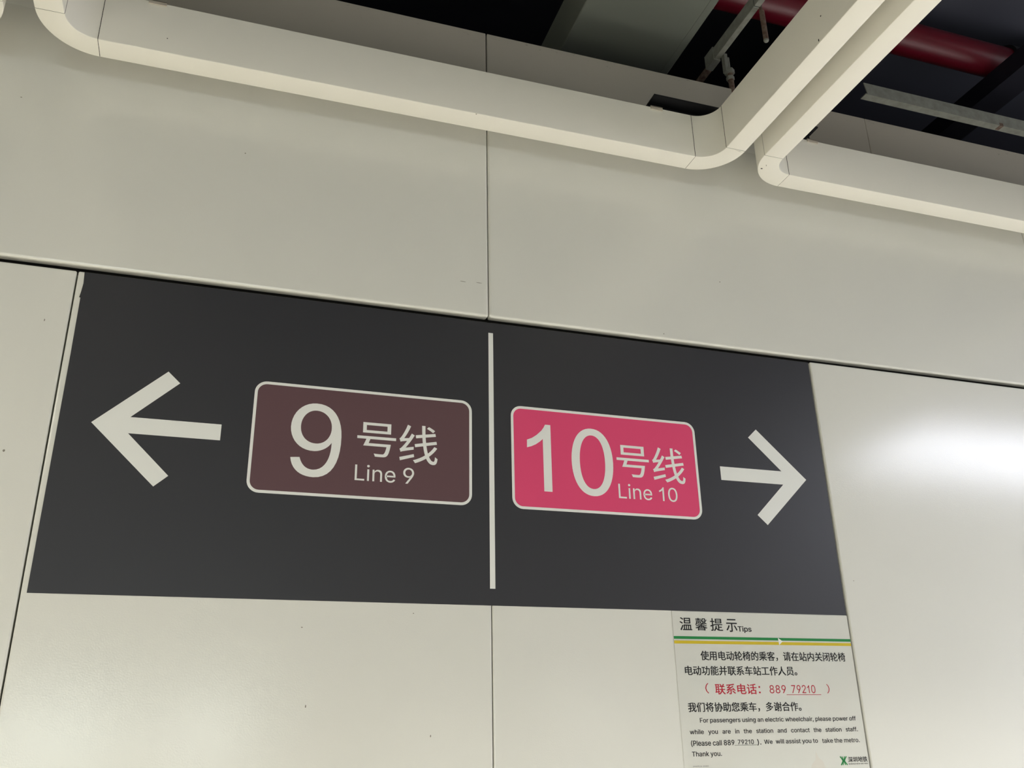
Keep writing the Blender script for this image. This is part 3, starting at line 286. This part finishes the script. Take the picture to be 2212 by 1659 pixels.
# ------------------------------------------------------------------ suspended ceiling frames (rounded box-section loops)
FZ0, FZ1, FW_, FR = 3.04, 3.174, 0.0575, 0.116
def section(t_in):   # closed profile: s = 0 outer .. FW_ inner, z ; small radius on the two lower edges
    r = 0.0022; pr = []
    for k in range(4):
        a = math.radians(180 + 90 * k / 3); pr.append((r + r * math.cos(a), FZ0 + r + r * math.sin(a)))
    for k in range(4):
        a = math.radians(270 + 90 * k / 3); pr.append((FW_ - r + r * math.cos(a), FZ0 + r + r * math.sin(a)))
    pr += [(FW_, FZ1), (0.0, FZ1)]
    return pr
def sweep(name, path, parent):
    """path: list of (outer point, inward unit normal) in plan"""
    bm = bmesh.new(); O = off(parent); rings = []
    pr = section(0)
    for (px, py), (nx, ny) in path:
        rings.append([bm.verts.new(Vector((px + nx * s, py + ny * s, z)) - O) for s, z in pr])
    for a, b in zip(rings[:-1], rings[1:]):
        for i in range(len(pr)):
            j = (i + 1) % len(pr); bm.faces.new((a[i], a[j], b[j], b[i]))
    bm.faces.new(rings[0]); bm.faces.new(list(reversed(rings[-1])))
    return link(name, bm_mesh(bm, name, True), M['frame'], parent)
def frame_loop(x0, x1, y0, y1, label, group):
    """x0<x1, y0 = wall side (outer), y1 = room side (outer)"""
    root = empty('ceiling_frame', ((x0 + x1) / 2, (y0 + y1) / 2, FZ0))
    tag(root, label, 'ceiling frame', group)
    g = 0.0009; R = FR
    sweep('bar', [((x0 + R + g, y0), (0, -1)), ((x1 - R - g, y0), (0, -1))], root)
    sweep('bar', [((x0 + R + g, y1), (0, 1)), ((x1 - R - g, y1), (0, 1))], root)
    sweep('bar', [((x0, y1 + R + g), (1, 0)), ((x0, y0 - R - g), (1, 0))], root)
    sweep('bar', [((x1, y1 + R + g), (-1, 0)), ((x1, y0 - R - g), (-1, 0))], root)
    for cx, cy, a0 in ((x1 - R, y0 - R, 0), (x0 + R, y0 - R, 90), (x0 + R, y1 + R, 180), (x1 - R, y1 + R, 270)):
        pa = []
        for k in range(19):
            a = math.radians(a0 + 0.25 + 89.5 * k / 18); c, s = math.cos(a), math.sin(a)
            pa.append(((cx + R * c, cy + R * s), (-c, -s)))
        sweep('corner_piece', pa, root)
        for (px, py), (nx, ny), (tx, ty) in ((pa[0][0], pa[0][1], (math.sin(math.radians(a0)), -math.cos(math.radians(a0)))), (pa[-1][0], pa[-1][1], (-math.sin(math.radians(a0 + 90)), math.cos(math.radians(a0 + 90))))):
            q = (px + nx * 0.0004, py + ny * 0.0004)
            o = sweep('joint_gasket', [((q[0] + tx * 0.0000, q[1] + ty * 0.0000), (nx, ny)), ((q[0] + tx * 0.0010, q[1] + ty * 0.0010), (nx, ny))], root)
            o.data.materials[0] = M['backing']
            for v in o.data.vertices: v.co.z += 0.0004
    return root
Y0 = -0.0734; Y1 = -3.1
G = 'rounded white ceiling frames along the wall'
f0 = frame_loop(-2.80, -1.1006, Y0, Y1, 'white rounded ceiling frame cut off at the top left corner of the picture', G)
f1 = frame_loop(-1.0418, 0.6551, Y0, Y1, 'long white rounded ceiling frame in the middle, its whole wall side in view', G)
f2 = frame_loop(0.7134, 2.4124, Y0, Y1, 'white rounded ceiling frame at the right with the small black slot in its corner', G)
def clip(parent, x0, x1, dz=0.0):
    y = Y0 - FW_
    bm = bmesh.new(); O = off(parent)
    box_bm(bm, x0, x1, y - 0.0035, y - 0.0005, FZ1 - 0.008 + dz, FZ1 + 0.003 + dz, 0.0006, 1, O)
    box_bm(bm, x0, x1, y - 0.0035, y + 0.02, FZ1 + 0.0005 + dz, FZ1 + 0.003 + dz, 0, 1, O)
    o = link('clip', bm_mesh(bm, 'clip'), M['frame_clip'], parent); o['label'] = 'beige metal hook clip'
clip(f1, -0.837, -0.799); clip(f1, 0.417, 0.452); clip(f2, 0.908, 0.943)
# slot, screw hole and nicks
def slot(parent, x0, x1, y0, y1, z0, z1, name='screw_hole'):
    o = box(name, x0, x1, y0, y1, z0, z1, M['black'], parent)
slot(f2, 0.7365, 0.7415, -0.1370, -0.1335, FZ0 - 0.0004, FZ0 + 0.001)
slot(f1, -0.7885, -0.7865, Y0 - FW_ - 0.0004, Y0 - FW_ + 0.001, 3.0785, 3.0805)
xi = 0.6551 - FW_
slot(f1, xi - 0.0004, xi + 0.001, -0.6075, -0.6045, 3.0985, 3.1015)
slot(f1, xi - 0.0004, xi + 0.001, -0.588, -0.5855, 3.045, 3.051)
def nick(parent, pts, z, name='scratch'):
    bm = bmesh.new(); O = off(parent)
    bm.faces.new([bm.verts.new(Vector((x, y, z)) - O) for x, y in pts])
    o = link(name, bm_mesh(bm, name), bpy.data.materials['speck'], parent)
nick(f2, ((0.7415, -0.1545), (0.7445, -0.1515), (0.7450, -0.147), (0.7435, -0.150), (0.7405, -0.1530)), FZ0 - 0.0004)
nick(f1, ((0.623, -0.186), (0.640, -0.1865), (0.648, -0.184), (0.640, -0.1855)), FZ0 - 0.0004)
nick(f1, ((-0.0700, -0.1308), (-0.0655, -0.1308), (-0.0665, -0.1270), (-0.0680, -0.1275)), FZ0 - 0.0004)

# black mounting plates lying over the frames at the wall
def plate(x0, x1, y0, label):
    root = empty('mounting_plate', ((x0 + x1) / 2, y0 + 0.03, 3.21)); tag(root, label, 'bracket')
    box('flange', x0, x1, y0, y0 + 0.075, 3.208, 3.212, M['black'], root)
    box('web', x0, x1, y0 + 0.041, y0 + 0.045, 3.174, 3.208, M['black'], root)
plate(0.427, 0.66, -0.141, 'black steel plate lying over the right end of the middle ceiling frame')
plate(0.76, 0.938, -0.150, 'short black steel plate over the left corner of the right ceiling frame')

# ------------------------------------------------------------------ services in the ceiling void
du = empty('air_duct', (0.48, -1.2, 3.6)); tag(du, 'dark grey sheet-metal air duct running out above the middle frame', 'duct')
box('duct_body', 0.2956, 0.6675, -3.4, 0.60, 3.600, 3.76, M['duct'], du, 0.004, 2)
box('seam', 0.642, 0.644, -3.4, 0.60, 3.5985, 3.6005, M['duct'], du)
for y in (-2.3, -1.1): box('joint_flange', 0.27, 0.694, y, y + 0.03, 3.575, 3.785, M['galv'], du)

pi = empty('sprinkler_pipe', (0.6, 0.03, 3.85)); tag(pi, 'glossy dark red water pipe running along under the black ceiling', 'pipe')
cyl('pipe_body', (-3.5, 0.03, 3.85), (1.990, 0.03, 3.85), 0.057, M['pipe'], pi, 48)
cyl('coupling', (1.965, 0.03, 3.85), (2.035, 0.03, 3.85), 0.068, M['black'], pi, 40)
cyl('elbow', (2.03, 0.03, 3.85), (2.25, 0.03, 3.95), 0.06, M['black'], pi, 40)

bmr = empty('steel_beam', (1.91, -1.2, 3.70)); tag(bmr, 'dark steel channel crossing below the end of the red pipe', 'beam')
box('web', 1.860, 1.866, -3.4, 0.40, 3.70, 3.765, M['navy'], bmr)
box('flange', 1.860, 1.966, -3.4, 0.40, 3.694, 3.700, M['navy'], bmr)
box('web', 1.960, 1.966, -3.4, 0.40, 3.70, 3.765, M['navy'], bmr)

ga = empty('steel_angle', (2.1, -0.06, 3.45)); tag(ga, 'long galvanized steel angle hung above the right ceiling frame', 'steel angle')
def angle_part(name, pts, x0, x1, cut, mat):
    bm = bmesh.new(); O = off(ga)
    a = [bm.verts.new(Vector((x0 + (cut if i in (2, 3) else 0), y, z)) - O) for i, (y, z) in enumerate(pts)]
    b = [bm.verts.new(Vector((x1, y, z)) - O) for y, z in pts]
    for i in range(4): bm.faces.new((a[i], a[(i + 1) % 4], b[(i + 1) % 4], b[i]))
    bm.faces.new(a); bm.faces.new(list(reversed(b)))
    return link(name, bm_mesh(bm, name), mat, ga)
angle_part('upright_flange', ((-0.071, 3.459), (-0.068, 3.459), (-0.068, 3.500), (-0.071, 3.500)), 1.221, 3.3, -0.008, M['galv'])
angle_part('bottom_flange', ((-0.071, 3.456), (-0.046, 3.456), (-0.046, 3.459), (-0.071, 3.459)), 1.213, 3.3, 0.0, M['galv'])
box('rust_patch', 1.742, 1.757, -0.0714, -0.05, 3.4553, 3.4665, M['rust'], ga)
for x in (2.9,): box('hanger_strap', x, x + 0.004, -0.066, -0.060, 3.5, 4.02, M['black'], ga)

st = empty('strut_channel', (0.75, -1.0, 3.55)); tag(st, 'galvanized strut running out from the wall beside the grey duct', 'strut')
box('channel', 0.7425, 0.7610, -0.200, 0.065, 3.550, 3.592, M['galv'], st, 0.001, 1)
box('channel', 0.7425, 0.7610, -3.2, -0.203, 3.550, 3.592, M['galv'], st, 0.001, 1)
box('sleeve', 0.7395, 0.7640, 0.020, 0.070, 3.5465, 3.596, M['galv'], st, 0.001, 1)
box('rusty_end', 0.7425, 0.7610, 0.070, 0.40, 3.546, 3.560, M['rust'], st, 0.001, 1)
rA = empty('hanger_rod', (0.780, 0.0, 3.45)); tag(rA, 'rusty hanger rod with a nut, the one nearer the wall beside the strut', 'rod')
cyl('rod', (0.7805, 0.005, 3.36), (0.7805, 0.005, 3.50), 0.0085, M['rust'], rA, 12)
cyl('thin_rod', (0.780, 0.005, 3.49), (0.780, 0.005, 3.548), 0.004, M['galv'], rA, 10)
cyl('nut', (0.7790, 0.005, 3.486), (0.7790, 0.005, 3.500), 0.0155, M['galv'], rA, 6)
cyl('nut', (0.7790, 0.005, 3.463), (0.7790, 0.005, 3.474), 0.0125, M['galv'], rA, 6)
box('lug', 0.762, 0.773, -0.003, 0.013, 3.49, 3.556, M['galv'], rA)
rB = empty('hanger_rod', (0.7705, -0.195, 3.45)); tag(rB, 'rusty hanger rod with a free rounded end, farther from the wall beside the strut', 'rod')
cyl('rod', (0.7715, -0.195, 3.440), (0.7715, -0.195, 3.545), 0.0075, M['rust'], rB, 12)
cyl('thin_rod', (0.7690, -0.195, 3.545), (0.7690, -0.195, 4.25), 0.005, M['rust'], rB, 10)
bm = bmesh.new(); bmesh.ops.create_uvsphere(bm, u_segments=12, v_segments=6, radius=0.0078, matrix=Matrix.Translation(Vector((0.7715, -0.195, 3.440)) - off(rB)))
link('rod_end', bm_mesh(bm, 'rod_end', True), M['galv'], rB)

# ------------------------------------------------------------------ the direction sign (vinyl on the panels)
sg = empty('direction_sign', (0.0, -0.0003, 1.8724)); tag(sg, 'wide charcoal metro direction sign with two arrows and two line badges', 'sign')
Zs0, Zs1 = 1.8724, 2.5392
decal('backing_sheet', [[(-0.8935, Zs0), (0.8995, Zs0), (0.8995, Zs1), (-0.8920, Zs1), (-0.8905, 2.5133), (-0.8922, 2.4933),
                         (-0.8940, 2.4800), (-0.8915, 2.4795), (-0.8912, 2.356), (-0.8932, 1.9237)]], 0.0004, M['vinyl'], sg)
decal('sheet_tear', [[(-0.8922, 2.4890), (-0.8940, 2.4800), (-0.8918, 2.4797)]], 0.0007, M['grime'], sg)
A = [(0, 0), (0.1310, 0.1237), (0.1565, 0.1000), (0.0705, 0.0174), (0.2472, 0.0174), (0.2472, -0.0172), (0.0705, -0.0172), (0.1560, -0.0997), (0.1305, -0.1234)]
decal('arrow', [[(-0.8325 + x, 2.2097 + z) for x, z in A]], 0.0008, M['white'], sg)['label'] = 'white arrow pointing left'
decal('arrow', [[(0.8398 - x, 2.2078 + z) for x, z in A]], 0.0008, M['white'], sg)['label'] = 'white arrow pointing right'
decal('divider_line', [[(-0.0024, 2.5125), (0.0092, 2.5125), (0.0078, 1.9080), (-0.0042, 1.9080)]], 0.0008, M['white'], sg)

def badge(x0, x1, mat, label):
    z0, z1, R, w = 2.0868, 2.3328, 0.0255, 0.0062
    b = decal('line_badge', [rrect(x0 + w * .5, x1 - w * .5, z0 + w * .5, z1 - w * .5, R - w * .5)], 0.0008, mat, sg); b['label'] = label
    return b, [rrect(x0, x1, z0, z1, R), rrect(x0 + w, x1 - w, z0 + w, z1 - w, R - w)]
b9, brd = badge(-0.5253, -0.0440, M['brown'], 'brown rounded badge for line 9'); decal('border', brd, 0.0011, M['white'], b9)
b10, brd = badge(0.0500, 0.5305, M['pink'], 'pink rounded badge for line 10'); decal('border', brd, 0.0011, M['white'], b10)
N9o = [(-0.4414, 2.1679), (-0.435, 2.1685), (-0.430, 2.169), (-0.4224, 2.1694), (-0.4176, 2.1523), (-0.4071, 2.1431), (-0.3925, 2.1437), (-0.3687, 2.1447), (-0.3568, 2.1714), (-0.3571, 2.2060),
       (-0.3645, 2.1931), (-0.379, 2.1855), (-0.3927, 2.1848), (-0.4228, 2.1835), (-0.4440, 2.2062), (-0.4447, 2.2352), (-0.4450, 2.2661), (-0.4239, 2.2925), (-0.3930, 2.2928),
       (-0.3589, 2.2930), (-0.3375, 2.2668), (-0.3370, 2.2210), (-0.3360, 2.1614), (-0.3552, 2.1280), (-0.3914, 2.1274), (-0.4171, 2.1272), (-0.4378, 2.1401), (-0.4414, 2.1679), (0, 0), (0, 0)]
N9i = [(-0.3925, 2.2764), (-0.4110, 2.2764), (-0.4240, 2.2590), (-0.4240, 2.2385), (-0.4240, 2.2165), (-0.4100, 2.2018), (-0.3905, 2.2018), (-0.3710, 2.2018), (-0.3585, 2.2185), (-0.3585, 2.2390), (-0.3585, 2.2600), (-0.3725, 2.2764), (-0.3925, 2.2764), (0, 0), (0, 0)]
decal('numeral', [bez(N9o, 10), bez(N9i, 12)], 0.0011, M['white'], b9)
N1 = [(0.1475, 2.2922), (0.1472, 2.1310), (0.1273, 2.1310), (0.1276, 2.2563), (0.1195, 2.2490), (0.1100, 2.2420), (0.0990, 2.2365), (0.0882, 2.2330), (0.0884, 2.2516), (0.1010, 2.2570), (0.1130, 2.2655), (0.1250, 2.2770), (0.1305, 2.2850), (0.1342, 2.2922)]
def oval(cx, cz, rx, rz, kx, kz, n=14):
    return bez([(cx, cz + rz), (cx - rx * kx, cz + rz), (cx - rx, cz + rz * kz), (cx - rx, cz), (cx - rx, cz - rz * kz), (cx - rx * kx, cz - rz), (cx, cz - rz),
                (cx + rx * kx, cz - rz), (cx + rx, cz - rz * kz), (cx + rx, cz), (cx + rx, cz + rz * kz), (cx + rx * kx, cz + rz), (cx, cz + rz), (0, 0), (0, 0)], n)
decal('numeral', [N1], 0.0011, M['white'], b10)
decal('numeral', [oval(0.2506, 2.2101, 0.0528, 0.0826, 0.66, 0.56), oval(0.2506, 2.2101, 0.0322, 0.0656, 0.62, 0.62)], 0.0011, M['white'], b10)
# Latin captions, drawn as outlines: Line + number
text('chinese_character', '号', (-0.3026, -0.2178, 2.1826, 2.2596), 0.0011, M['white'], b9, 0.004)
text('chinese_character', '线', (-0.2096, -0.1236, 2.1735, 2.2626), 0.0011, M['white'], b9, 0.004)
text('chinese_character', '号', (0.3135, 0.3976, 2.1805, 2.2583), 0.0011, M['white'], b10, 0.004)
text('chinese_character', '线', (0.4075, 0.4930, 2.1725, 2.2605), 0.0011, M['white'], b10, 0.004)
latin('english_caption', 'Line', (-0.3045, -0.2165, 2.1268, 2.1630), 0.0011, M['white'], b9, 0.0)
latin('english_caption', '9', (-0.1995, -0.1755, 2.1270, 2.1630), 0.0011, M['white'], b9, 0.0)
latin('english_caption', 'Line', (0.3132, 0.4000, 2.1266, 2.1628), 0.0011, M['white'], b10, 0.0)
latin('english_caption', '10', (0.4190, 0.4672, 2.1266, 2.1612), 0.0011, M['white'], b10, 0.0)

# ------------------------------------------------------------------ the notice poster
po = empty('notice_poster', (0.6635, -0.0003, 1.52)); tag(po, 'white wheelchair tips notice in Chinese and English below the sign', 'poster')
decal('paper_sheet', [[(0.4262, 1.518), (0.9002, 1.518), (0.9000, 1.8716), (0.4262, 1.8716)]], 0.0006, M['paper'], po)
yk = 0.0009
for ch, fx in (('温', (0.4443, 0.4745, 1.8296, 1.8579)), ('馨', (0.4839, 0.5137, 1.8298, 1.8571)), ('提', (0.5226, 0.5543, 1.8295, 1.8575)), ('示', (0.5638, 0.5920, 1.8281, 1.8566))):
    text('heading_character', ch, fx, yk, M['ink'], po, 0.012)
latin('heading_word', 'Tips', (0.5935, 0.6291, 1.8262, 1.8410), yk, M['ink'], po, 0.03)
decal('green_stripe', [[(0.4264, 1.8104), (0.8999, 1.8104), (0.8999, 1.8164), (0.4264, 1.8164)]], yk, M['green_ink'], po)
decal('yellow_stripe', [[(0.4264, 1.8003), (0.8999, 1.8005), (0.8999, 1.8071), (0.4264, 1.8069)]], yk, M['yellow_ink'], po)
decal('white_pointer', [[(0.6979, 1.8164), (0.7099, 1.8086), (0.6990, 1.8003)]], yk + 0.0003, M['white'], po)
def tl(s, fx, mat='ink', bold=0.0, sp=1.0):
    if all(c in GLYPHS or c == ' ' for c in s): return latin('text_line', s, fx, yk, M[mat], po, bold, sp)
    return text('text_line', s, fx, yk, M[mat], po, bold, sp, res=2)
tl('使用电动轮椅的乘客，请在站内关闭轮椅', (0.4903, 0.8773, 1.7643, 1.7851), bold=0.018)
tl('电动功能并联系车站工作人员。', (0.4475, 0.7382, 1.7325, 1.7525), bold=0.018)
tl('（', (0.4942, 0.5028, 1.6940, 1.7159), 'red_ink')
tl('联系电话：', (0.5191, 0.6349, 1.6919, 1.7142), 'red_ink', 0.014)
tl('889', (0.6593, 0.7024, 1.6938, 1.7115), 'red_ink')
tl('79210', (0.7176, 0.7820, 1.6938, 1.7117), 'red_ink')
tl('）', (0.8135, 0.8210, 1.6932, 1.7139), 'red_ink')
decal('underline', [[(0.7027, 1.6900), (0.7959, 1.6900), (0.7959, 1.6910), (0.7027, 1.6910)]], yk, M['red_ink'], po)
tl('我们将协助您乘车，多谢合作。', (0.4472, 0.7375, 1.6550, 1.6750), bold=0.018)
tl('For passengers using an electric wheelchair, please power off', (0.4736, 0.8815, 1.6310, 1.6431), bold=0.020)
tl('while   you   are   in   the   station   and   contact   the   station   staff.', (0.4465, 0.8822, 1.6077, 1.6196), bold=0.020)
tl('(Please call 889', (0.4472, 0.5536, 1.5846, 1.5976), bold=0.020)
tl('79210', (0.5628, 0.6029, 1.5877, 1.5972), bold=0.020)
tl(').', (0.6119, 0.6214, 1.5846, 1.5976), bold=0.020)
decal('underline', [[(0.5540, 1.5855), (0.6125, 1.5855), (0.6125, 1.5861), (0.5540, 1.5861)]], yk, M['ink'], po)
tl('We', (0.6296, 0.6508, 1.5873, 1.5962), bold=0.020)
tl('will assist you to', (0.6595, 0.7697, 1.5850, 1.5968), bold=0.020)
tl('take the metro.', (0.7816, 0.8831, 1.5867, 1.5961), bold=0.020)
tl('Thank you.', (0.4472, 0.5197, 1.5628, 1.5749), bold=0.020)
tl('2016070.18-200803', (0.4466, 0.4849, 1.5446, 1.5469), bold=0.0)
M['stain'] = new_mat('glue_stain', (0.69, 0.66, 0.59), 0.45)
decal('glue_stain', [[(0.742, 1.520), (0.745, 1.541), (0.757, 1.552), (0.7605, 1.570), (0.7665, 1.556), (0.776, 1.549), (0.781, 1.535), (0.800, 1.529), (0.806, 1.520)]], 0.0007, M['stain'], po)
# operator's mark: two back-to-back curved fork shapes
def strip(pts, w):
    """ribbon polygon around a polyline"""
    L, Rr = [], []
    for i, p in enumerate(pts):
        a = pts[max(i - 1, 0)]; b = pts[min(i + 1, len(pts) - 1)]
        dx, dz = b[0] - a[0], b[1] - a[1]; l = math.hypot(dx, dz); nx, nz = -dz / l * w / 2, dx / l * w / 2
        L.append((p[0] + nx, p[1] + nz)); Rr.append((p[0] - nx, p[1] - nz))
    return L + Rr[::-1]
mx, mz = 0.8320, 1.5484
loops = []
for sx, w, bow in ((-0.0085, 0.0026, 0.0072), (-0.0034, 0.0022, 0.0022), (0.0034, 0.0022, 0.0022), (0.0085, 0.0026, 0.0072)):
    pts = [(mx + sx * (0.28 + 0.72 * abs(t) ** 1.4), mz + t * 0.0090) for t in [k / 8 - 1 for k in range(17)]]
    loops.append(strip(pts, w))
for lp in loops: decal('logo_stroke', [lp], yk, M['green_ink'], po)
tl('深圳地铁', (0.8445, 0.8966, 1.5450, 1.5562), bold=0.02)
tl('SHENZHEN METRO', (0.8443, 0.8966, 1.5400, 1.5425), bold=0.02)
